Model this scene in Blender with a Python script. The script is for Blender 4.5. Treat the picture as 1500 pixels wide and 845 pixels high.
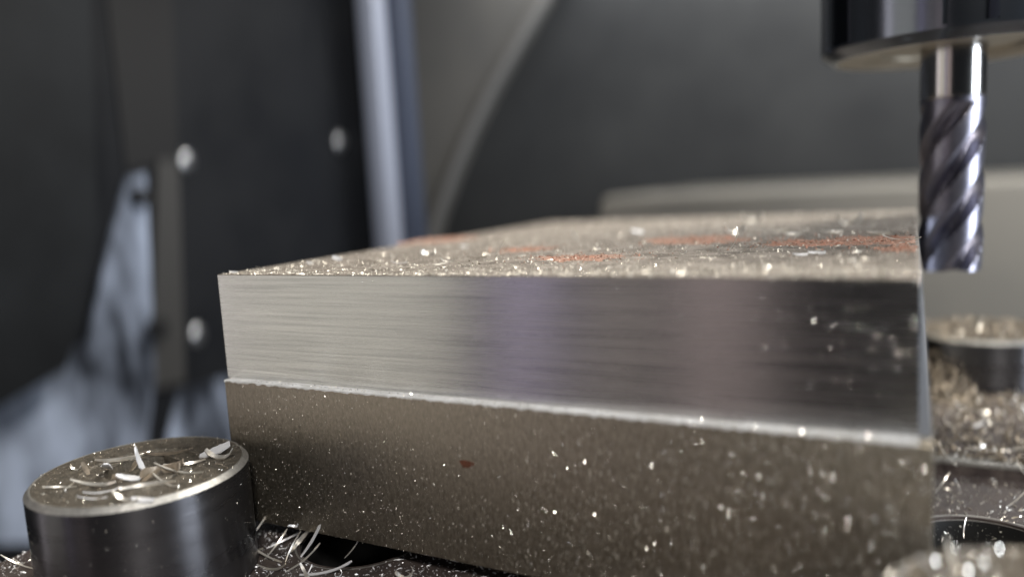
import bpy, bmesh, math, random
from mathutils import Vector, Matrix, noise
random.seed(7)
MM = 0.001
scene = bpy.context.scene
for o in list(bpy.data.objects): bpy.data.objects.remove(o)
col = scene.collection

# ------------------------------------------------------------------ camera
# 1 unit = 1 m; all numbers below are millimetres. Origin: fixture plate top, under the block's front left corner
FPX = 1131.8
CAM = Vector((99.13, -87.8, 54.57))
YAW, PITCH, ROLL = map(math.radians, (27.614, 7.516, -3.191))
FWD = Vector((-math.sin(YAW)*math.cos(PITCH), math.cos(YAW)*math.cos(PITCH), -math.sin(PITCH)))
_r = Vector((math.cos(YAW), math.sin(YAW), 0)); _u = _r.cross(FWD)
RGT = _r*math.cos(ROLL) + _u*math.sin(ROLL); UPV = -_r*math.sin(ROLL) + _u*math.cos(ROLL)
cam_d = bpy.data.cameras.new('camera'); cam = bpy.data.objects.new('camera', cam_d); col.objects.link(cam)
cam.matrix_world = Matrix(((RGT.x, UPV.x, -FWD.x, CAM.x*MM), (RGT.y, UPV.y, -FWD.y, CAM.y*MM), (RGT.z, UPV.z, -FWD.z, CAM.z*MM), (0, 0, 0, 1)))
cam_d.sensor_fit = 'HORIZONTAL'; cam_d.sensor_width = 36; cam_d.lens = FPX/1500*36
cam_d.clip_start = 0.002; cam_d.clip_end = 20
cam_d.dof.use_dof = True; cam_d.dof.focus_distance = 0.116; cam_d.dof.aperture_fstop = 6.3; cam_d.dof.aperture_ratio = 1.45; cam_d.dof.aperture_blades = 0
scene.camera = cam
def ray(x, y): return FWD + RGT*((x-750)/FPX) - UPV*((y-422.5)/FPX)
def on(x, y, axis, val):            # photo pixel -> point on the plane axis = val
    d = ray(x, y); return CAM + d*((val-CAM[axis])/d[axis])

# ------------------------------------------------------------------ light
world = bpy.data.worlds.new('World'); scene.world = world; world.use_nodes = True
world.node_tree.nodes['Background'].inputs[0].default_value = (0.80, 0.88, 1.0, 1)
world.node_tree.nodes['Background'].inputs[1].default_value = 0.022
def area(name, loc, target, sx, sy, power, color):
    l = bpy.data.lights.new(name, 'AREA'); l.shape = 'RECTANGLE'; l.size = sx*MM; l.size_y = sy*MM; l.energy = power; l.color = color
    o = bpy.data.objects.new(name, l); col.objects.link(o); o.location = Vector(loc)*MM
    o.rotation_euler = (Vector(target)-Vector(loc)).to_track_quat('-Z', 'Y').to_euler()
    return o
area('doorway_light', (-395, -485, 70), (25, 0, 35), 250, 520, 0.40, (1.0, 0.95, 0.84))
area('doorway_edge_light', (-545, -370, 70), (5, 0, 35), 90, 520, 0.30, (1.0, 0.92, 0.93))
area('violet_light', (-240, -580, 60), (52, 0, 35), 44, 420, 0.058, (0.82, 0.70, 1.0))  # added lamp, gives the violet band reflected in the brushed face
area('rose_light', (-85, -735, 60), (78, 0, 35), 80, 420, 0.058, (1.0, 0.74, 0.72))  # added lamp for the rose band in the same face
area('rose_light', (-172, -655, 60), (62, 0, 35), 34, 420, 0.022, (1.0, 0.80, 0.70))  # narrow added lamp, another warm band beside it
area('added_fill_light', (-205, -840, 60), (70, 0, 35), 330, 500, 0.11, (1.0, 0.95, 0.92))  # broad dim lamp added to fill between the reflected bands
area('machine_lamp_right', (520, 40, 95), (60, 40, 40), 170, 260, 3.6, (0.84, 0.91, 1.0))
area('machine_lamp_top', (150, 250, 520), (60, 40, 20), 220, 100, 4.3, (1.0, 0.95, 0.86))
area('added_front_lamp', (330, -360, 420), (60, -10, 15), 80, 80, 3.0, (1.0, 0.96, 0.90))  # added front lamp to brighten the flakes and lower face
area('machine_lamp_back', (70, 505, 310), (70, 560, 170), 520, 20, 2.0, (1.0, 0.99, 0.96))
vs = scene.view_settings; vs.view_transform = 'Standard'; vs.look = 'None'; vs.exposure = 0; vs.gamma = 1; vs.use_curve_mapping = False
scene.cycles.use_denoising = True
scene.cycles.sample_clamp_indirect = 4
scene.cycles.max_bounces = 6

# ------------------------------------------------------------------ materials
def mat(name, base, rough=0.5, metal=0.0, base2=None, nscale=300, nstretch=(1, 1, 1), bump=0.0, bscale=1500, bstretch=(1, 1, 1), rvar=0.0, aniso=0, lo=.35, hi=.65, detail=4, spec=None):
    m = bpy.data.materials.new(name); m.use_nodes = True; nt = m.node_tree; N = nt.nodes; L = nt.links
    b = N['Principled BSDF']; b.inputs['Base Color'].default_value = (*base, 1); b.inputs['Roughness'].default_value = rough; b.inputs['Metallic'].default_value = metal
    if spec is not None: b.inputs['Specular IOR Level'].default_value = spec
    tc = N.new('ShaderNodeTexCoord')
    def noi(scale, st, det):
        mp = N.new('ShaderNodeMapping'); mp.inputs['Scale'].default_value = st; L.new(tc.outputs['Object'], mp.inputs[0])
        n = N.new('ShaderNodeTexNoise'); n.inputs['Scale'].default_value = scale; n.inputs['Detail'].default_value = det; n.inputs['Roughness'].default_value = .6; L.new(mp.outputs[0], n.inputs[0]); return n
    if base2 or rvar:
        n = noi(nscale, nstretch, detail)
        mr = N.new('ShaderNodeMapRange'); mr.inputs[1].default_value = lo; mr.inputs[2].default_value = hi; L.new(n.outputs[0], mr.inputs[0])
        if base2:
            mx = N.new('ShaderNodeMix'); mx.data_type = 'RGBA'; mx.inputs[6].default_value = (*base, 1); mx.inputs[7].default_value = (*base2, 1)
            L.new(mr.outputs[0], mx.inputs[0]); L.new(mx.outputs[2], b.inputs['Base Color'])
        if rvar:
            m2 = N.new('ShaderNodeMapRange'); m2.inputs[3].default_value = rough-rvar; m2.inputs[4].default_value = rough+rvar; L.new(mr.outputs[0], m2.inputs[0]); L.new(m2.outputs[0], b.inputs['Roughness'])
    if bump:
        n = noi(bscale, bstretch, 3); bp = N.new('ShaderNodeBump'); bp.inputs['Strength'].default_value = bump; bp.inputs['Distance'].default_value = 0.0002
        L.new(n.outputs[0], bp.inputs['Height']); L.new(bp.outputs[0], b.inputs['Normal'])
    if aniso:
        b.inputs['Anisotropic'].default_value = aniso; b.inputs['Anisotropic Rotation'].default_value = .25
        t = N.new('ShaderNodeTangent'); t.direction_type = 'RADIAL'; t.axis = 'Z'; L.new(t.outputs[0], b.inputs['Tangent'])
    return m
M = {}
M['brushed'] = mat('brushed_steel', (.38, .38, .38), .27, 1, base2=(.65, .64, .63), nscale=3200, nstretch=(.012, 1, 1), bump=.07, bscale=5200, bstretch=(.006, 1, 1), aniso=.95, rvar=.04)
M['brushed_side'] = mat('milled_side_steel', (.42, .43, .45), .33, 1, bump=.2, bscale=4000, bstretch=(1, .02, 1))
M['ledge'] = mat('milled_ledge_steel', (.90, .91, .92), .5, .15, base2=(.62, .62, .61), nscale=420, nstretch=(.5, 1, 1), bump=.25, bscale=2500)
M['lower'] = mat('blasted_steel', (.195, .170, .132), .42, .88, base2=(.32, .283, .228), nscale=2200, nstretch=(1, 1, .45), detail=5, bump=.28, bscale=4200, bstretch=(1, 1, .35), rvar=.06, lo=.3, hi=.7)
M['top'] = mat('scaled_top_steel', (.30, .262, .225), .62, .3, base2=(.14, .12, .10), nscale=230, bump=.9, bscale=1800, rvar=.1)
M['rust'] = mat('rust', (.13, .035, .015), .8, 0, base2=(.06, .025, .012), nscale=2500)
M['redscale'] = mat('red_scale', (.42, .20, .135), .8, 0, base2=(.30, .225, .175), nscale=650, bump=.8)
M['blackox'] = mat('black_oxide_steel', (.11, .11, .12), .29, .95, bump=.12, bscale=2600, bstretch=(.1, .1, 1), base2=(.12, .12, .13), nscale=300, nstretch=(.2, .2, 1), rvar=.04, aniso=.8)
M['rim'] = mat('worn_rim_steel', (.50, .49, .46), .42, .8, base2=(.34, .33, .31), nscale=700, bump=.2)
M['discTop'] = mat('dusty_steel', (.065, .057, .045), .55, .45, base2=(.14, .122, .097), nscale=900, bump=.8, bscale=2600)
M['plate'] = mat('fixture_plate', (.050, .039, .037), .42, .25, base2=(.088, .070, .062), nscale=260, bump=.4, bscale=1800, rvar=.1)
M['black'] = mat('black_bore', (.012, .012, .012), .5)
M['chip'] = mat('steel_chip', (.80, .78, .74), .30, .75, base2=(.62, .56, .46), nscale=350)
M['chipw'] = mat('bright_chip', (.86, .86, .88), .38, .45)
M['chipd'] = mat('dull_chip', (.30, .25, .19), .42, .5, base2=(.13, .105, .08), nscale=500)
M['flake'] = mat('steel_flake', (.78, .73, .64), .35, .6)
M['glint'] = mat('bright_flake', (.92, .88, .80), .25, 1)
M['carbide'] = mat('coated_carbide', (.17, .168, .21), .33, 1, base2=(.22, .215, .25), nscale=400)
M['shank'] = mat('ground_carbide', (.42, .41, .40), .16, 1)
M['nut'] = mat('nut_black_steel', (.14, .155, .18), .18, .95, bump=.05)
M['nutface'] = mat('nut_face_steel', (.46, .42, .34), .40, .8, bump=.25, bscale=900)
M['slate'] = mat('slate_painted_sheet', (.009, .010, .0125), .45, 0, base2=(.0125, .0135, .016), nscale=12, bump=.1, bscale=250, rvar=.08, spec=.25)
M['dark'] = mat('dark_sheet', (.017, .019, .022), .5, 0, base2=(.008, .009, .0105), nscale=9, spec=.25)
M['gap_bolt'] = mat('gap_and_bolt_black', (.006, .006, .007), .6)
M['post'] = mat('blue_grey_post', (.34, .37, .46), .45, .2)
M['post_shade'] = mat('blue_black_post_shade', (.045, .055, .085), .5)  # darker blue paints the shaded side of the post
M['backwall'] = mat('grey_back_sheet', (.021, .0225, .025), .5, 0, base2=(.032, .034, .036), nscale=6, spec=.3, bump=.15, bscale=60, rvar=.1)
M['deflect'] = mat('olive_grey_sheet', (.095, .095, .094), .5, 0, base2=(.125, .122, .116), nscale=7, spec=.3)
M['lip'] = mat('pale_lip', (.13, .13, .13), .5, 0)
M['pale'] = mat('pale_blue_reflection', (.022, .026, .036), .45, .1, base2=(.38, .44, .57), nscale=17, nstretch=(1, 1, .4), lo=.43, hi=.62)  # pale blotches imitate bluish light reflected on the dark wall
M['flange'] = mat('grey_flange', (.055, .054, .053), .5, .2)
M['cover'] = mat('way_cover', (.13, .124, .112), .45, .1, base2=(.165, .155, .135), nscale=10)
M['screw'] = mat('zinc_screw', (.45, .46, .48), .3, .9)
M['floor'] = mat('machine_floor', (.03, .03, .032), .5)

# ------------------------------------------------------------------ mesh helpers
def link(name, me, m, parent=None, smooth=None):
    o = bpy.data.objects.new(name, me); col.objects.link(o)
    if m is not None and not me.materials: me.materials.append(m)
    if parent is not None:
        o.parent = parent; o.matrix_parent_inverse = parent.matrix_world.inverted()
    if smooth is not None:
        me.shade_smooth()
        if smooth < 180: me.set_sharp_from_angle(angle=math.radians(smooth))
    return o
def mesh(name, verts, faces, m, parent=None, smooth=None):
    me = bpy.data.meshes.new(name); me.from_pydata([Vector(v)*MM for v in verts], [], faces); me.update()
    return link(name, me, m, parent, smooth)
def frombm(name, bm, m, parent=None, smooth=None):
    bmesh.ops.scale(bm, vec=(MM,)*3, verts=bm.verts); bmesh.ops.recalc_face_normals(bm, faces=bm.faces)
    me = bpy.data.meshes.new(name); bm.to_mesh(me); bm.free(); return link(name, me, m, parent, smooth)
def bmbox(bm, a, b, bev=0.0, seg=2):
    r = bmesh.ops.create_cube(bm, size=1); a, b = Vector(a), Vector(b)
    for v in r['verts']: v.co = Vector([(a[i]+b[i])/2 + v.co[i]*(b[i]-a[i]) for i in range(3)])
    if bev: bmesh.ops.bevel(bm, geom=list({e for v in r['verts'] for e in v.link_edges}), offset=bev, segments=seg, affect='EDGES', profile=.5)
def box(name, a, b, m, parent=None, bev=0.0):
    bm = bmesh.new(); bmbox(bm, a, b, bev); return frombm(name, bm, m, parent, 35 if bev else None)
def lathe(name, prof, c, m, parent=None, n=96, smooth=30, rfun=None):
    # prof: (r, z) from bottom to top, closed at r = 0 ends
    V = []; F = []
    for (r, z) in prof:
        for k in range(n):
            a = 2*math.pi*k/n; rr = rfun(r, z, a) if rfun else r
            V.append((c[0]+rr*math.cos(a), c[1]+rr*math.sin(a), z))
    for i in range(len(prof)-1):
        for k in range(n): F.append((i*n+k, i*n+(k+1) % n, (i+1)*n+(k+1) % n, (i+1)*n+k))
    me = bpy.data.meshes.new(name); me.from_pydata([Vector(v)*MM for v in V], [], F); me.update()
    bm = bmesh.new(); bm.from_mesh(me); bmesh.ops.remove_doubles(bm, verts=bm.verts, dist=1e-7); bmesh.ops.recalc_face_normals(bm, faces=bm.faces); bm.to_mesh(me); bm.free()
    return link(name, me, m, parent, smooth)
def empty(name, loc):
    o = bpy.data.objects.new(name, None); col.objects.link(o); o.location = Vector(loc)*MM; o.empty_display_size = .01
    bpy.context.view_layer.update(); return o
def tag(o, label=None, cat=None, group=None, kind=None):
    for k, v in (('label', label), ('category', cat), ('group', group), ('kind', kind)):
        if v: o[k] = v
    return o
def prism(name, pts, d, m, parent=None):       # planar outline given a thickness vector
    n = len(pts); d = Vector(d); V = [Vector(p) for p in pts]; V += [v+d for v in V]
    bm = bmesh.new(); bv = [bm.verts.new(v) for v in V]
    bm.faces.new(bv[:n]); bm.faces.new(bv[n:][::-1])
    for i in range(n): bm.faces.new((bv[i], bv[(i+1) % n], bv[n+(i+1) % n], bv[n+i]))
    return frombm(name, bm, m, parent)
def tube(name, pts, r, m, parent=None, n=10):
    V = []; F = []
    for i, p in enumerate(pts):
        t = (pts[min(i+1, len(pts)-1)]-pts[max(i-1, 0)]).normalized(); a = t.orthogonal().normalized(); a = (Vector((0, 1, 0)) - t*t.y).normalized(); b = t.cross(a)
        for k in range(n): V.append(p + (a*math.cos(2*math.pi*k/n)+b*math.sin(2*math.pi*k/n))*r)
    for i in range(len(pts)-1):
        for k in range(n): F.append((i*n+k, i*n+(k+1) % n, (i+1)*n+(k+1) % n, (i+1)*n+k))
    F.append(tuple(range(n))[::-1]); F.append(tuple(range((len(pts)-1)*n, len(pts)*n)))
    return mesh(name, V, F, m, parent, 60)

# ------------------------------------------------------------------ machine interior (setting)
WX, BY = -350.0, 560.0
lw = tag(box('left_wall', (WX-6, -60, -160), (WX, BY, 620), M['slate']), kind='structure')
bw = tag(box('back_wall', (WX, BY, -160), (620, BY+6, 620), M['backwall']), kind='structure')
tag(box('machine_floor', (-480, -300, -172), (620, 620, -162), M['floor']), kind='structure')
box('corner_post', (-323, 460, -158), (-303, 480, 600), M['post'], lw, 4); box('post_shade_side', (-326, 480.5, -158), (-291, 500, 600), M['post_shade'], lw, 3); box('post_web', (WX+.2, 466, -158), (-326.2, 500, 600), M['slate'], lw)  # darker second box stands for the post's shaded side
for (x, y) in ((272, 236), (288, 490), (497, 208)):
    p = on(x, y, 0, WX)
    s = empty('screw', p); s.parent = lw
    bm = bmesh.new(); bmesh.ops.create_uvsphere(bm, u_segments=20, v_segments=12, radius=1)
    for v in bm.verts: v.co = Vector((p.x + max(v.co.x, -.05)*4.2, p.y+v.co.y*7.2, p.z+v.co.z*7.2))
    bpy.data.objects.remove(s); frombm('screw', bm, M['screw'], lw, 180)
# flange strip with bolt holes, dark-gap sheet, painted pale reflection and dark door edge on the left wall
fl = prism('flange', [on(232, 235, 0, WX+4), on(262, 235, 0, WX+4), on(272, 560, 0, WX+4), on(222, 570, 0, WX+4)], (-3.5, 0, 0), M['flange'], lw)
prism('dark_gap_sheet', [on(150, -60, 0, WX+1.5), on(250, -60, 0, WX+1.5), on(262, 235, 0, WX+1.5), on(185, 250, 0, WX+1.5)], (-1.2, 0, 0), M['gap_bolt'], lw)  # black sheet painted in for the shade of a gap
for (x, y, r) in ((205, 288, 7), (232, 480, 7)):
    p = on(x, y, 0, WX+8); bm = bmesh.new(); bmesh.ops.create_cone(bm, segments=20, radius1=r, radius2=r*.8, depth=8, cap_ends=True, matrix=Matrix.Translation(p) @ Matrix.Rotation(math.pi/2, 4, 'Y')); frombm('bolt_head', bm, M['gap_bolt'], lw, 30)
prism('reflection_sheet', [on(*q, 0, WX+5.5) for q in ((188, 262), (214, 256), (228, 560), (214, 660), (210, 790), (-120, 800), (-120, 560), (60, 545), (128, 500), (150, 400))], (-3.5, 0, 0), M['pale'], lw)  # sheet coloured as reflected light, not a separate part
prism('reflection_sheet', [on(*q, 0, WX+3.5) for q in ((262, 575), (360, 545), (380, 790), (236, 790), (246, 640))], (-2, 0, 0), M['pale'], lw)  # second patch of the painted bluish reflection
door = prism('door_panel', [on(*q, 0, -318) for q in ((-260, -120), (130, -120), (142, 330), (126, 440), (96, 540), (0, 596), (-260, 680))], (-12, 0, 0), M['dark'], lw)
# curved deflector sheet on the back wall with a pale lip
arc = [(835, -60), (806, 4), (768, 68), (730, 135), (698, 200), (672, 262), (650, 322), (630, 400)]
prism('deflector_sheet', [on(560, -60, 1, BY-8)] + [on(*q, 1, BY-8) for q in arc] + [on(560, 400, 1, BY-8)], (0, 7, 0), M['deflect'], bw)
tube('deflector_lip', [on(x-12, y, 1, BY-12) for x, y in arc], 6, M['lip'], bw)
# way cover behind the plate
wc = tag(empty('way_cover', (160, 440, -160)), 'beige grey steel way cover behind the fixture plate', 'way cover')
cb = box('cover_box', (-62, 330, -158), (560, 540, 45.5), M['cover'], wc, 6)
box('cover_seam', (-58, 420, 45), (556, 424, 46.3), M['flange'], cb, .3)

# ------------------------------------------------------------------ fixture plate with slot and counterbores
bm = bmesh.new(); bmbox(bm, (-29.4, -70, -30), (230, 214, 0), .6, 2)
plate = frombm('fixture_plate', bm, M['plate'], None, 35); tag(plate, kind='structure')
HOLES = [(21.0, 4.5, 9.5, 9.0, 0.0), (109.5, 40.5, 10.5, 9.0, -2.6), (12.0, -24.5, 8.5, 8.0, 0.0)]
cut = bmesh.new(); bmbox(cut, (66, 18, -2.6), (240, 70.2, 8))
cm = frombm('cutter', cut, None); cm2 = bmesh.new()
for (x, y, r, d, zt) in HOLES:
    bmesh.ops.create_cone(cm2, segments=64, radius1=r, radius2=r, depth=d+12, cap_ends=True, matrix=Matrix.Translation((x, y, zt-d+(d+12)/2)))
co2 = frombm('cutter', cm2, None)
for c in (cm, co2):
    md = plate.modifiers.new('cut', 'BOOLEAN'); md.object = c; md.operation = 'DIFFERENCE'; md.solver = 'EXACT'
bpy.context.view_layer.update()
newme = bpy.data.meshes.new_from_object(plate.evaluated_get(bpy.context.evaluated_depsgraph_get()))
plate.modifiers.clear(); plate.data = newme
if not newme.materials: newme.materials.append(M['plate'])
for c in (cm, co2): bpy.data.objects.remove(c)
newme.shade_flat()
for (x, y, r, d, zt) in HOLES:
    lathe('bore_chamfer', [(r-.05, zt-.5), (r+.55, zt+.06), (r+.8, zt+.05), (r+.7, zt-.2)], (x, y), M['rim'], plate, 64)
    lathe('bore_liner', [(r-.3, zt-d+.2), (r-.15, zt-.6), (r-.02, zt-.6)], (x, y), M['black'], plate, 64)
    lathe('bore_floor', [(0, zt-d+.15), (r-.35, zt-d+.15)], (x, y), M['black'], plate, 48)
box('slot_edge', (66.5, 70.0, -.75), (229, 72.8, .12), M['rim'], plate, .1)

# ------------------------------------------------------------------ the steel block
ZT, ZL, ZB, YF, XR, YB = 43.14, 26.2, 3.0, -1.75, 101.3, 130.0
blk = tag(empty('steel_block', (50, 64, ZB)), 'rectangular steel block with brushed upper band and dull speckled lower half', 'steel block')
# lower body
lb = bmesh.new(); bmbox(lb, (.9, YF, ZB), (XR, YB+1.2, ZL-.02), .25, 2); frombm('lower_body', lb, M['lower'], blk, 35)
# step left by the cutter
LV = []; LF = []; nl = 400
for i in range(nl+1):
    x = .95+99.0*i/nl; w = YF-.02+.17*noise.noise((x*.8, 2, 7))+.2*max(0, noise.noise((x*.35, 6, 2))-.25)+.08*noise.noise((x*3.1, 5, 1)); zz = ZL+.10+.03*noise.noise((x*2.2, 0, 3))
    LV += [(x, w+.06, ZL-.30+.10*noise.noise((x*1.7, 3, 3))), (x, w, zz-.07), (x, w+.10, zz), (x, .3, ZL+.10)]
    if i:
        for k in range(3): LF.append(((i-1)*4+k, i*4+k, i*4+k+1, (i-1)*4+k+1))
mesh('milled_ledge', LV, LF, M['ledge'], blk, 40)
# upper band: front face, right side flaring out below, other sides, top
z0, z1 = ZL+.1, ZT
V = [(0, 0, z0), (100, 0, z0), (100, 0, z1), (0, 0, z1), (0, YB, z0), (100, YB, z0), (100, YB, z1), (0, YB, z1)]
mesh('milled_face', [(0, 0, z0), (99.9, 0, z0), (99.9, 0, z1-.1), (0, 0, z1-.1), (0, .4, z1-.1), (99.9, .4, z1-.1), (0, .4, z0), (99.9, .4, z0)], [(0, 1, 2, 3), (3, 2, 5, 4), (0, 3, 4, 6), (1, 7, 5, 2), (6, 4, 5, 7), (0, 6, 7, 1)], M['brushed'], blk)
mesh('milled_side', [(99.9, .1, z0), (99.9, .1, z1-.1), (101.2, .8, z0-.15), (99.9, .8, z1-.1), (101.2, YB, z0-.15), (99.9, YB, z1-.1), (0, YB, z0), (0, YB, z1-.1), (0, .41, z0), (0, .41, z1-.1)],
     [(0, 2, 3, 1), (2, 4, 5, 3), (4, 6, 7, 5), (6, 8, 9, 7)], M['brushed_side'], blk)
# rough sawn top: a displaced sheet with its own skirt
nx, ny = 150, 150; V = []; F = []
for j in range(ny+1):
    y = YB*(j/ny)**1.6
    for i in range(nx+1):
        x = 100*i/nx; e = min(1, min(i, nx-i)/2, min(j, ny-j)/2)
        h = .20*noise.noise((x*.35, y*.35, 1)) + .12*noise.noise((x*1.6, y*1.1, 4)) + .07*noise.noise((x*4, y*2.4, 9))
        V.append((x, y, ZT + (h if e >= 1 else h*.25*e)))
for j in range(ny):
    for i in range(nx): k = j*(nx+1)+i; F.append((k, k+1, k+nx+2, k+nx+1))
b0 = len(V)
ring = [i for i in range(nx+1)] + [j*(nx+1)+nx for j in range(1, ny+1)] + [ny*(nx+1)+i for i in range(nx-1, -1, -1)] + [j*(nx+1) for j in range(ny-1, 0, -1)]
for r in ring: V.append((V[r][0], V[r][1], ZT-.12))
for q in range(len(ring)): F.append((ring[q], b0+q, b0+(q+1) % len(ring), ring[(q+1) % len(ring)]))
top = mesh('sawn_top', V, F, M['top'], blk, 180)
def TOPZ(x, y): return ZT + .20*noise.noise((x*.35, y*.35, 1)) + .12*noise.noise((x*1.6, y*1.1, 4)) + .07*noise.noise((x*4, y*2.4, 9))
# red scale patches lying on the top, with ragged outlines
def patch(cx, cy, rx, ry, m, name, seed):
    V = [(cx, cy, TOPZ(cx, cy)+.10)]; F = []; n = 40; R = 5
    for r in range(1, R+1):
        for k in range(n):
            a = 2*math.pi*k/n; w = (1+.45*noise.noise((math.cos(a)*1.7, math.sin(a)*1.7, seed)) + .2*noise.noise((math.cos(a)*6, math.sin(a)*6, seed)))*r/R
            x = min(99.5, cx+rx*w*math.cos(a)); y = max(.5, cy+ry*w*math.sin(a)); V.append((x, y, TOPZ(x, y)+(.09 if r < R else -.05)))
    for k in range(n):
        F.append((0, 1+k, 1+(k+1) % n))
        for r in range(R-1): F.append((1+r*n+k, 1+(r+1)*n+k, 1+(r+1)*n+(k+1) % n, 1+r*n+(k+1) % n))
    return mesh(name, V, F, m, blk, 180)
SC = []
for i, (x, y, rx, ry) in enumerate(((850, 378, 9, 6), (1010, 352, 12, 12), (1290, 352, 10, 12), (640, 352, 9, 12), (1330, 364, 4, 5), (770, 366, 5, 5), (1180, 356, 8, 7))):
    p = on(x, y, 2, ZT); SC.append((p.x, p.y, rx*1.4, ry*1.4)); patch(p.x, p.y, rx*.8, ry*.8, M['redscale'], 'red_scale_patch', 3.3*i+1)
# rust spot on the lower face
p = on(684, 680, 1, YF); V = []; n = 26
for k in range(n):
    a = 2*math.pi*k/n; w = 1+.7*noise.noise((math.cos(a)*2, math.sin(a)*2, 5)); V.append((p.x+1.05*w*math.cos(a)+.25*math.sin(2*a), YF-.02, p.z+.55*w*math.sin(a)))
prism('rust_spot', V, (0, .15, 0), M['rust'], blk)
for (y0, y1) in ((18, 26), (98, 106)):
    tag(box('parallel_bar', (6, y0+6, .02), (62, y1+6, ZB-.02), M['blackox'], None, .2), 'thin dark parallel bar hidden under the steel block', 'parallel bar', 'parallel bars under the block')

# ------------------------------------------------------------------ round clamps
def clamp(c, R, zt, label):
    root = tag(empty('round_clamp', (c[0], c[1], 0)), label, 'clamp', 'round clamps around the block')
    x, y = c
    lathe('body', [(0, .02), (R-.3, .02), (R, .4), (R, zt-.75), (R-.05, zt-.7)], c, M['blackox'], root, 128)
    lathe('rim', [(R-.1, zt-.8), (R+.01, zt-.72), (R-.62, zt+.01), (R-.9, zt-.02)], c, M['rim'], root, 128)
    tf = lathe('top_face', [(R-.8, zt-.02), (R*.56, zt+.02), (R*.545, zt-.35), (R*.49, zt-.35), (R*.475, zt), (R*.43, zt)], c, M['discTop'], root, 128)
    hexr = lambda r, z, a: r if r > 5.9 or r == 0 else r*math.cos(math.pi/6)/math.cos((a+.2) % (math.pi/3)-math.pi/6)
    lathe('hex_socket', [(R*.435, zt-.02), (5.6, zt-.06), (5.5, zt-1.5), (0, zt-1.6)], c, M['discTop'], tf, 96, 30, hexr)
    return root
LC, LR, LZ = (-.7, -16.95), 14.85, 16.8
clamp(LC, LR, LZ, 'round dark clamp with chips on its top at the block corner, bright rim clear')
RC = (111.0, -17.4); clamp(RC, LR, LZ+.3, 'round clamp buried under a blurred heap of chips before the block')
FC = (115.5, 134.5); clamp(FC, LR, 12.5, 'round dark clamp on the plate beyond the end mill')

# ------------------------------------------------------------------ tool holder and end mill
AX, AY = 106.1, 97.5
th = tag(empty('tool_holder', (AX, AY, 75)), 'black collet tool holder with a slotted nut gripping the end mill', 'tool holder')
NA = math.radians(-86)
def nutr(r, z, a):
    if r > 24.2 and z > 78.6:
        d = (a-NA+math.pi/6) % (math.pi/3)-math.pi/6
        if abs(d) < .165: return r-4.0
    return r
lathe('collet_nut', [(21.8, 76.2), (22.8, 76.25), (24.7, 77.5), (25, 77.9), (25, 78.5), (25, 78.7), (25, 100.2), (24, 101.7), (18, 101.7)], (AX, AY), M['nut'], th, 288, 30, nutr)
lathe('nut_face', [(13.2, 78), (13.6, 77.1), (16.8, 76.55), (17, 76.25), (21.9, 76.2)], (AX, AY), M['nutface'], th, 96)
lathe('collet', [(6.05, 84.2), (6.05, 77.8), (6.5, 77.3), (12.6, 77.7), (13.4, 80.2)], (AX, AY), M['nutface'], th, 96)
lathe('holder_body', [(0, 101.4), (20, 101.4), (20, 129.2), (31, 132.2), (31.5, 135.2), (31.5, 151.2), (22, 152.2), (16, 201.2), (0, 201.2)], (AX, AY), M['blackox'], th, 96)
em = tag(empty('end_mill', (AX, AY, 34.4)), 'four flute dark coated end mill beside the block end', 'end mill')
RM, zt0, zf = 6.0, 32.4, 67.2
lathe('shank', [(0, zf+.1), (RM-.12, zf+.1), (RM-.02, zf+.5), (RM-.02, 96), (0, 96)], (AX, AY), M['shank'], em, 64)
n, nz = 160, 150; V = []; F = []; lead = 43.0
for i in range(nz+1):
    z = zt0 + (zf-zt0)*i/nz; tw = 2*math.pi*(z-zt0)/lead + .5
    dep = 2.35*min(1, max(0, (zf-1.0-z)/7.5))**.6
    for k in range(n):
        a = 2*math.pi*k/n; t = ((a-tw) % (math.pi/2))/(math.pi/2)      # 0..1 inside one flute
        if t < .44: d = .05*t/.44
        else:
            q = (t-.44)/.56; d = .05 + 1.5*(.5-.5*math.cos(math.pi*min(1, q/.7))) if q < .74 else 1.55*max(0, (1-q)/.26)**.7
        r = RM - min(dep, d*1.5*dep/2.35)
        V.append((AX+r*math.cos(a), AY+r*math.sin(a), z + (0 if i else .35*(1-r/RM))))
    if i:
        for k in range(n): F.append(((i-1)*n+k, (i-1)*n+(k+1) % n, i*n+(k+1) % n, i*n+k))
c0 = len(V); V.append((AX, AY, zt0+.6))
for k in range(n): F.append((c0, (k+1) % n, k))
F.append(tuple(range(nz*n, nz*n+n)))
mesh('flutes', V, F, M['carbide'], em, 42)

# ------------------------------------------------------------------ chips
def ribbon(R, arc, w, t=.10, twist=0.0, pitch=0.0, n=12, taper=True):
    """a curled chip as a solid ribbon, centred at the origin, curling in its own xz plane"""
    V = []; F = []
    for i in range(n+1):
        s = i/n; a = arc*(s-.5); ww = w*(math.sin(math.pi*(.10+.80*s))**.5 if taper else 1)*.5*(1+.35*noise.noise((s*6, R, w*5)))
        c = Vector((R*math.sin(a), pitch*(s-.5), R*(1-math.cos(a)))); nr = Vector((-math.sin(a), 0, math.cos(a)))
        side = Vector((0, 1, 0)); tw = twist*(s-.5); tg = Vector((math.cos(a), 0, math.sin(a)))
        sd = side*math.cos(tw)+nr*math.sin(tw); nn = tg.cross(sd)
        for p, q in ((-1, -1), (1, -1), (1, 1), (-1, 1)): V.append(c+sd*ww*p+nn*t*.5*q)
        if i:
            for k in range(4): F.append(((i-1)*4+k, (i-1)*4+(k+1) % 4, i*4+(k+1) % 4, i*4+k))
    F.append((3, 2, 1, 0)); F.append((n*4, n*4+1, n*4+2, n*4+3)); return V, F
CHIPS = []
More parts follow.
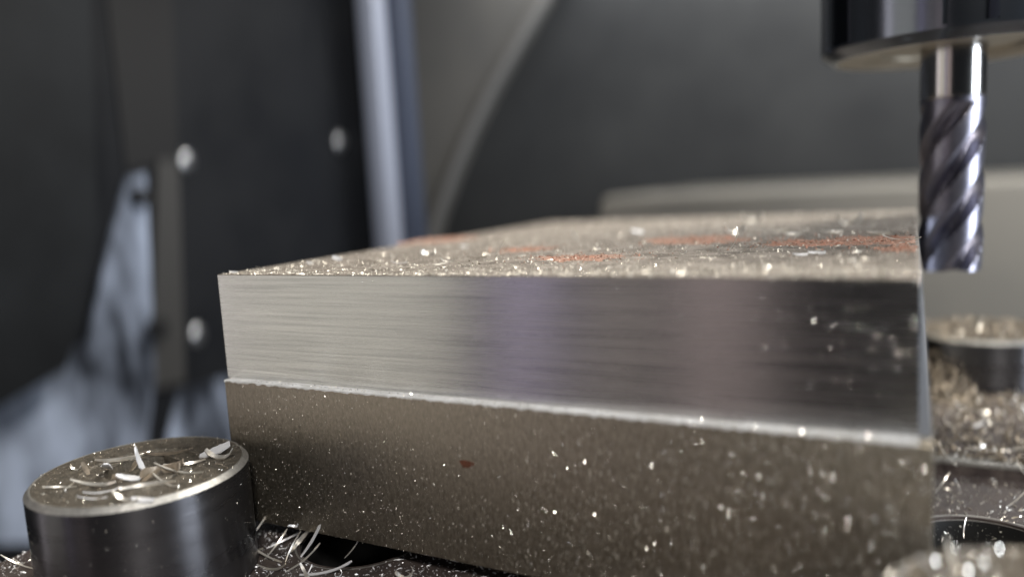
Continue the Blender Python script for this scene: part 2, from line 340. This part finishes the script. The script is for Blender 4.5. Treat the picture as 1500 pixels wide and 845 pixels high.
for (R, arc, w, tw, pi_) in ((3.0, 2.0, .7, .6, .5), (5.5, 1.2, .45, 1.2, .3), (1.6, 2.8, .9, .4, 1.2), (8, .8, .3, .8, .2), (6, .42, .85, .3, .1), (1.2, 4.2, .6, .5, 1.6)):
    V, F = ribbon(R, arc, w, .12, tw, pi_); me = bpy.data.meshes.new('metal_chip'); me.from_pydata([v*MM for v in V], [], F); me.update(); me.shade_smooth(); me.set_sharp_from_angle(angle=.9); CHIPS.append((me, V, F))
CMESH = {}
def chip(kind, loc, rot, s, m, label, group, drop=True):
    key = (kind, m)
    if key not in CMESH: me = CHIPS[kind][0].copy(); me.materials.append(M[m]); CMESH[key] = me
    o = bpy.data.objects.new('metal_chip', CMESH[key]); col.objects.link(o)
    o.rotation_euler = rot; o.scale = (s, s, s); R = o.rotation_euler.to_matrix()
    lo = min((R @ v).z for v in CHIPS[kind][1])*s if drop else 0
    o.location = Vector((loc[0], loc[1], loc[2]-lo))*MM
    if label[0] == '@':
        label = {'chip': 'steel coloured ', 'chipw': 'pale bright ', 'chipd': 'dull brown '}[m] + ('tightly curled chip', 'long slender chip', 'tightly curled chip', 'long slender chip', 'short flat chip', 'ringlet chip')[kind] + label[1:]
    return tag(o, label, 'metal chip', group)
def rr(a, b): return random.uniform(a, b)
def inhole(x, y):
    return any((x-h[0])**2+(y-h[1])**2 < (h[2]+.6)**2 for h in HOLES)
# on the left clamp (pixel, kind, pitch, yaw, scale, material)
LL, LG = '@ on top of the clear rimmed round clamp', 'chips on the round clamp at the block corner'
for (x, y, k, rx, ry, rz, s, m) in ((158, 690, 4, .3, .5, 2.4, 1.0, 'chipw'), (206, 692, 4, .2, 1.35, .9, 1.15, 'chipw'), (188, 700, 4, .2, .25, .5, .9, 'chipw'), (236, 690, 2, 1.3, .3, .8, 1.0, 'chipd'), (254, 684, 2, 1.2, .1, .5, .8, 'chipd'),
        (316, 664, 4, .5, -.3, .6, 1.25, 'chipw'), (322, 668, 2, .3, .2, .2, .75, 'chip'), (208, 730, 4, .1, .1, .3, .8, 'chipw'), (172, 700, 4, .3, .1, -.4, .8, 'chipd'), (222, 698, 4, .2, -.4, 1.2, .8, 'chipd'), (262, 690, 3, .3, .2, .3, .8, 'chip'), (150, 718, 3, .2, .1, 1.0, .5, 'chipw'), (196, 684, 4, .4, .3, -1.0, .7, 'chipd'), (244, 706, 3, .2, .1, -.2, .7, 'chip'), (186, 731, 0, .3, .2, .1, .55, 'chip'), (135, 728, 3, .3, .2, .7, .4, 'chipw'), (218, 708, 1, 1.35, .05, .75, .75, 'chip'),
        (140, 708, 1, .6, .1, .35, .7, 'chip'), (180, 672, 1, 1.4, 0, -2.2, .8, 'chip'), (126, 692, 4, .9, 1.2, .3, .55, 'chipd'), (96, 716, 3, 1.3, .2, 2.4, .6, 'chip'), (88, 712, 3, 1.2, .2, .8, .45, 'chip'), (270, 678, 1, .9, .1, .9, .6, 'chip'), (112, 685, 2, .1, 0, 0, .35, 'chip'),
        (240, 664, 1, 1.5, .0, -2.5, .7, 'chipd')):
    p = on(x, y, 2, LZ+.3); chip(k, (p.x, p.y, LZ-.05), (rx, ry, rz), s*1.5, m, LL, LG)
# on the plate between clamp and block
PL, PG = '@ on the brown plate before the block', 'chips on the plate between clamp and block'
for (x, y, k, rx, ry, rz, s, m) in ((362, 776, 5, .4, .3, .9, .6, 'chip'), (366, 790, 2, .4, .8, .3, .7, 'chip'), (352, 800, 1, .5, .3, .9, 1.3, 'chip'), (385, 810, 3, .4, .2, .5, 1.2, 'chip'), (415, 786, 3, 1.0, -.5, .9, .9, 'chipw'), (440, 792, 0, .9, -.3, .6, .9, 'chip'), (470, 800, 3, .9, -.8, .8, 1.3, 'chipw'), (446, 818, 3, .5, -.5, .9, 1.0, 'chip'),
        (400, 826, 1, .2, .1, .35, 1.1, 'chip'), (480, 832, 3, .3, -.2, .5, 1.2, 'chipw'), (448, 834, 0, .3, .4, -.9, .6, 'chip'), (520, 802, 3, .6, -.8, 1.0, .55, 'chip'), (340, 822, 3, .3, .1, .7, 1.2, 'chip'), (320, 835, 1, .3, .0, .5, .9, 'chip'), (405, 800, 3, .9, -.7, 1.1, .8, 'chip'),
        (428, 805, 3, 1.0, -.6, 1.3, .7, 'chip'), (372, 790, 3, .8, -.6, 1.0, .9, 'chip'), (590, 838, 2, .4, .3, .4, .6, 'chip'), (25, 825, 3, .4, .2, .2, .9, 'chip'), (28, 818, 2, .2, .2, .4, .5, 'chip')):
    p = on(x, y, 2, 1.0); chip(k, (p.x, p.y, .0), (rx+rr(-.3, .3), ry+rr(-.35, .35), rz+rr(-.5, .5)), s*rr(.8, 1.35), m, PL, PG)
for i in range(16):
    p = on(rr(330, 640), rr(790, 843), 2, .4)
    if not inhole(p.x, p.y) and (p.x-LC[0])**2+(p.y-LC[1])**2 > (LR+2)**2 and p.y < YF: chip(random.choice((1, 3, 3, 0, 5)), (p.x, p.y, 0), (rr(.1, .9), rr(-.7, .3), rr(0, 6.3)), rr(.35, .8), random.choice(('chip', 'chipw', 'chipd')), PL, PG)
p = on(432, 764, 1, YF-.6); chip(5, (p.x, p.y-.2, p.z-.6), (.9, .4, .2), .55, 'chipw', 'single pale chip stuck to the lower edge of the block face', None, False)
# on the block top
TL, TG = '@ lying on the rough block top', 'chips on the block top'
for (x, y, k, rx, ry, rz, s, m) in ((342, 399, 4, .2, .1, .2, .6, 'chipw'), (454, 386, 4, .3, .2, .3, .5, 'chipw'), (494, 381, 4, .8, .3, .2, .75, 'chipw'), (545, 385, 3, .2, .0, 2.6, .5, 'chipd'), (585, 386, 3, .2, .1, .4, .45, 'chipw'), (577, 376, 2, .4, .2, .4, .4, 'chip'), (628, 374, 2, 1.0, .4, .2, .8, 'chip'),
        (655, 383, 0, .4, .2, .4, .5, 'chip'), (733, 374, 3, 1.0, -.9, .4, .5, 'chip'), (722, 381, 3, .2, .1, .5, .5, 'chip'), (680, 362, 4, .2, .2, .3, .7, 'chipw'), (841, 349, 4, .4, 1.1, .4, .8, 'chip'), (812, 371, 3, .1, .1, .1, .4, 'chip'), (933, 341, 4, .3, .2, .3, 1.2, 'chipw'), (1078, 366, 1, .1, -1.2, .2, .62, 'chip'),
        (1172, 374, 4, .2, .1, .3, .8, 'chipw'), (1196, 372, 4, .3, .05, -.2, .9, 'chipw'), (1160, 345, 4, .3, .1, .5, 1.3, 'chip'), (1072, 344, 2, .5, .3, .5, 1.3, 'chip'), (1218, 342, 4, .2, .1, .4, 1.6, 'chip'), (1130, 340, 3, .2, .1, .3, 1.0, 'chip'), (1286, 344, 4, .3, .1, .2, 1.5, 'chip'), (1320, 352, 3, .2, .1, .3, .9, 'chip'),
        (620, 355, 3, .2, .0, .5, .8, 'chip'), (700, 378, 3, .1, .0, .3, .6, 'chipd'), (1000, 372, 2, .2, .1, .3, .35, 'chip'), (1240, 330, 2, .4, .2, .3, 1.5, 'chip'), (1100, 326, 2, .4, .2, .3, 1.5, 'chip')):
    p = on(x, y, 2, ZT); chip(k, (p.x, p.y, TOPZ(p.x, p.y)-.05), (rx, ry, rz), s, m, TL, TG)
# right part of the plate, on the far clamp, on the near clamp
RL, RG = '@ strewn on the plate right of the block', 'chips on the plate right of the block'
for i in range(26):
    x, y = rr(1375, 1520), rr(570, 668); p = on(x, y, 2, .6); chip(random.randrange(6), (p.x, p.y, rr(.0, .5)), (rr(-.6, .6), rr(-.5, .5), rr(0, 6.3)), rr(.6, 1.1), random.choice(('chip', 'chip', 'chipd', 'chipw')), RL, RG)
for (x, y, k, rz, s) in ((1385, 672, 3, 2.2, .9), (1380, 712, 3, .9, .8), (1495, 690, 3, 2.0, .7), (1490, 735, 3, .6, .8), (1412, 776, 3, 1.4, .6), (1460, 658, 3, .3, 1.6)):
    p = on(x, y, 2, -2.0 if y > 690 else .5); chip(k, (p.x, p.y, -2.6 if y > 690 else 0), (.5, -.6 if y != 658 else 0, rz), s, 'chip', RL, RG)
FL, FG = '@ piled on the clamp beyond the end mill', 'chips on the far clamp'
for i in range(16):
    a, q = rr(0, 6.3), rr(0, 12); chip(random.randrange(6), (FC[0]+q*math.cos(a), FC[1]+q*math.sin(a), 12.4), (rr(-.5, .5), rr(-.5, .5), rr(0, 6.3)), rr(.8, 1.3), random.choice(('chip', 'chipd', 'chipd')), FL, FG)
NL, NG = '@ heaped on the buried clamp before the block', 'chips heaped on the near clamp'
for i in range(34):
    a, q = rr(0, 6.3), 12.5*math.sqrt(random.random()); chip(random.randrange(6), (RC[0]+q*math.cos(a), RC[1]+q*math.sin(a), LZ+rr(-.2, 1.0)*(1-q/14)), (rr(-.6, .6), rr(-.5, .5), rr(0, 6.3)), rr(.5, .9), random.choice(('chip', 'chip', 'chipd', 'chipw')), NL, NG)

# ------------------------------------------------------------------ fine swarf nobody could count
def swarf(name, n, samp, smin, smax, m, label, curl=.15):
    """tiny four sided flakes; a share of them are slivers. samp() -> (point, normal)"""
    V = []; F = []
    for _ in range(n):
        p, nr = samp()
        if p is None: continue
        p = Vector(p); s = smin+(smax-smin)*random.random()**3
        d = Vector((rr(-1, 1), rr(-1, 1), rr(-1, 1))); d = (d-nr*d.dot(nr)*.6).normalized(); e = (nr.cross(d)+nr*rr(-.8, .8)).normalized()
        L = s*(rr(1.5, 4.0) if random.random() < curl else rr(.6, 1.2)); b = len(V); c = p+nr*s*.15
        V += [c-d*L*.5, c+e*s*.35, c+d*L*.5, c-e*s*.35+nr*s*.2, c+nr*s*.35]
        F += [(b, b+1, b+4), (b+1, b+2, b+4), (b+2, b+3, b+4), (b+3, b, b+4), (b, b+3, b+2, b+1)]
    o = mesh(name, V, F, M[m]); return tag(o, label, 'swarf', kind='stuff')
UZ = Vector((0, 0, 1)); UF = Vector((0, -1, 0))
def s_lower():
    while True:
        x = rr(0, 101); z = rr(ZB, ZL-.3)
        c = .10 + .45*noise.noise((x*.07, z*.10, 3)) + .35*(x/100) + .40*(1-z/ZL)
        if x > 50 and z < 23.5-.0*x: c += .35*min(1, (x-50)/12)
        if random.random() < c*.9: return (x, YF-.01, z), UF
swarf('face_dust', 5500, s_lower, .05, .15, 'glint', 'sparkling flakes stuck to the lower block face')
swarf('face_dust', 6000, s_lower, .05, .22, 'flake', 'fine bright specks dusting the lower block face')
def s_upper():
    x = 100 - abs(random.gauss(0, 9)) if random.random() < .85 else rr(5, 99)
    return ((x, -.01, min(ZT-.4, max(ZL+.4, random.gauss(36, 4.5)))) if 1 < x < 99.7 else None), UF
swarf('face_dust', 420, s_upper, .08, .18, 'glint', 'few bright specks on the brushed band near the end mill')
def s_top():
    y = 128*random.random()**2.0; x = rr(.3, 99.6); return (x, y+.2, TOPZ(x, y+.2)-.02), UZ
swarf('top_dust', 9000, s_top, .10, .50, 'flake', 'fine swarf dusting the sawn block top', .25)
def s_front():
    x = 100*random.random()**.7; y = .15+14*random.random()**1.8; return (min(x, 99.7), y, TOPZ(x, y)-.02), UZ
swarf('top_dust', 6500, s_front, .07, .20, 'flake', 'sparkling flakes along the front of the block top', .3)
def s_scale():
    q = random.choice(SC); a, r = rr(0, 6.3), abs(random.gauss(0, .55)); x, y = q[0]+q[2]*r*math.cos(a), q[1]+q[3]*r*math.sin(a)
    return ((x, y, TOPZ(x, y)+.06) if .3 < x < 99.6 and y > .3 else None), UZ
swarf('scale_grains', 4200, s_scale, .15, .6, 'redscale', 'reddish grains of scale on the block top', .1)
def s_ledge(): return (rr(.5, 101), rr(YF+.2, -.1), ZL+.1), UZ
swarf('ledge_dust', 420, s_ledge, .07, .3, 'flake', 'bright specks along the milled ledge')
def s_plate():
    x, y = rr(-29, 60), rr(-35, 6)
    if inhole(x, y) or (x-LC[0])**2+(y-LC[1])**2 < LR**2: return None, UZ
    return (x, y, 0), UZ
swarf('plate_dust', 7500, s_plate, .10, .5, 'chipw', 'small bright swarf scattered on the plate before the block', .5)
def s_far():
    x, y = rr(101.5, 170), 71+100*random.random()**1.3
    return ((x, y, rr(0, .6)) if (x-FC[0])**2+(y-FC[1])**2 > LR**2 else None), UZ
swarf('plate_dust', 1500, s_far, .3, 1.0, 'chip', 'dense swarf covering the plate beside the end mill', .6)
swarf('plate_dust', 4200, s_far, .4, 1.5, 'chipd', 'dull brown swarf lying under the bright chips beside the end mill', .6)
def s_slot():
    x, y = rr(101, 150), rr(30, 70)
    return ((x, y, -2.6) if not inhole(x, y) else None), UZ
swarf('slot_dust', 2600, s_slot, .12, .55, 'chip', 'small bright swarf in the plate slot', .6)
def s_bore():
    h = HOLES[1]; a = rr(.2, 2.9); return (h[0]+(h[2]-.32)*math.cos(a), h[1]+(h[2]-.32)*math.sin(a), rr(-11, -3.4)), Vector((-math.cos(a), -math.sin(a), 0))
swarf('bore_dust', 260, s_bore, .08, .4, 'chip', 'bright specks clinging to the dark bore wall', .5)
def s_disc(c, zt, hi=0):
    def f():
        a, q = rr(0, 6.3), (LR-.5)*math.sqrt(random.random()); return (c[0]+q*math.cos(a), c[1]+q*math.sin(a), zt+hi*random.random()*max(0, 1-(q/LR)**2)-(1.45 if q < 4.9 else 0)), UZ
    return f
swarf('clamp_dust', 700, s_disc(LC, LZ), .08, .30, 'glint', 'sparkling flakes on the clear rimmed round clamp', .2)
swarf('clamp_dust', 2400, s_disc(LC, LZ), .07, .30, 'chipd', 'fine swarf dusting the clear rimmed round clamp', .2)
swarf('clamp_dust', 1200, s_disc(RC, LZ+.3, 1.6), .15, .6, 'glint', 'sparkling flakes on the clamp before the block', .3)
swarf('clamp_dust', 2600, s_disc(RC, LZ+.3, 1.6), .2, .8, 'chipd', 'blurred swarf heaped on the clamp before the block', .5)
swarf('clamp_dust', 1500, s_disc(FC, 12.5, 2.0), .3, 1.2, 'chipd', 'swarf heaped on the clamp beyond the end mill', .5)
def s_side():
    a = rr(-2.6, .6); return (LC[0]+(LR+.01)*math.cos(a), LC[1]+(LR+.01)*math.sin(a), rr(.5, LZ-1)), Vector((math.cos(a), math.sin(a), 0))
swarf('clamp_side_dust', 220, s_side, .06, .2, 'flake', 'few pale specks on the dark side of the round clamp')

# flakes lying tilted on the surfaces, so that some of them catch a lamp
def glints(name, n, samp, smin, smax, half, jit, label):
    V = []; F = []; half = Vector(half).normalized()
    for _ in range(n):
        p, nr = samp()
        if p is None: continue
        p = Vector(p); m = (half+Vector((random.gauss(0, jit), random.gauss(0, jit), random.gauss(0, jit)))).normalized()
        s = smin+(smax-smin)*random.random()**2; d = m.orthogonal().normalized(); e = m.cross(d); a = rr(0, 6.3); d, e = d*math.cos(a)+e*math.sin(a), e*math.cos(a)-d*math.sin(a)
        c = p+nr*s*.35; b = len(V)
        V += [c-d*s*.5-e*s*.2, c+d*s*.45-e*s*.35, c+d*s*.4+e*s*.3, c-d*s*.35+e*s*.4, c-m*s*.45]
        F += [(b, b+1, b+2, b+3), (b+1, b, b+4), (b+2, b+1, b+4), (b+3, b+2, b+4), (b, b+3, b+4)]
    return tag(mesh(name, V, F, M['spark']), label, 'swarf', kind='stuff')
M['spark'] = mat('mirror_flake', (.95, .92, .86), .16, 1)
def s_low2():
    while True:
        x = 101*random.random()**.55; z = rr(ZB+.3, ZL-.6)
        edge = 50+.9*max(0, z-12)+6*noise.noise((z*.3, 1, 1))
        if x > edge or random.random() < .22: return (min(x, 101), YF-.01, z), UF
glints('face_flakes', 7000, s_low2, .025, .085, (.33, -.80, .55), .24, 'tilted flakes on the speckled lower face that catch the lamp')
glints('face_flakes', 500, s_upper, .03, .085, (.30, -.80, .55), .18, 'tilted flakes on the brushed band near the end mill')
glints('top_flakes', 2400, s_front, .04, .11, (0.05, -.45, .75), .30, 'tilted flakes along the front of the block top')
glints('clamp_flakes', 700, s_disc(RC, LZ+.5, 1.6), .08, .30, (.35, -.6, .75), .30, 'tilted flakes on the heap before the block')
glints('clamp_flakes', 450, s_disc(LC, LZ), .03, .10, (.4, -.45, .8), .30, 'tilted flakes on the clear rimmed round clamp')
glints('plate_flakes', 900, s_plate, .06, .22, (.4, -.45, .8), .35, 'tilted flakes on the plate before the block')
glints('ledge_flakes', 500, s_ledge, .04, .16, (.2, -.7, .7), .3, 'tilted flakes caught on the milled ledge')

def s_mound():
    x, y = rr(101.5, 113), rr(108, 128); d = math.hypot(x-FC[0], y-FC[1])
    h = max(0, 9.5-.9*(d-LR))*min(1, (114-x)/6) if d > LR else None
    return ((x, y, h*random.random()) if h is not None else None), UZ
swarf('clamp_side_swarf', 1300, s_mound, .4, 1.5, 'chipd', 'brown swarf banked against the clamp beyond the end mill', .6)
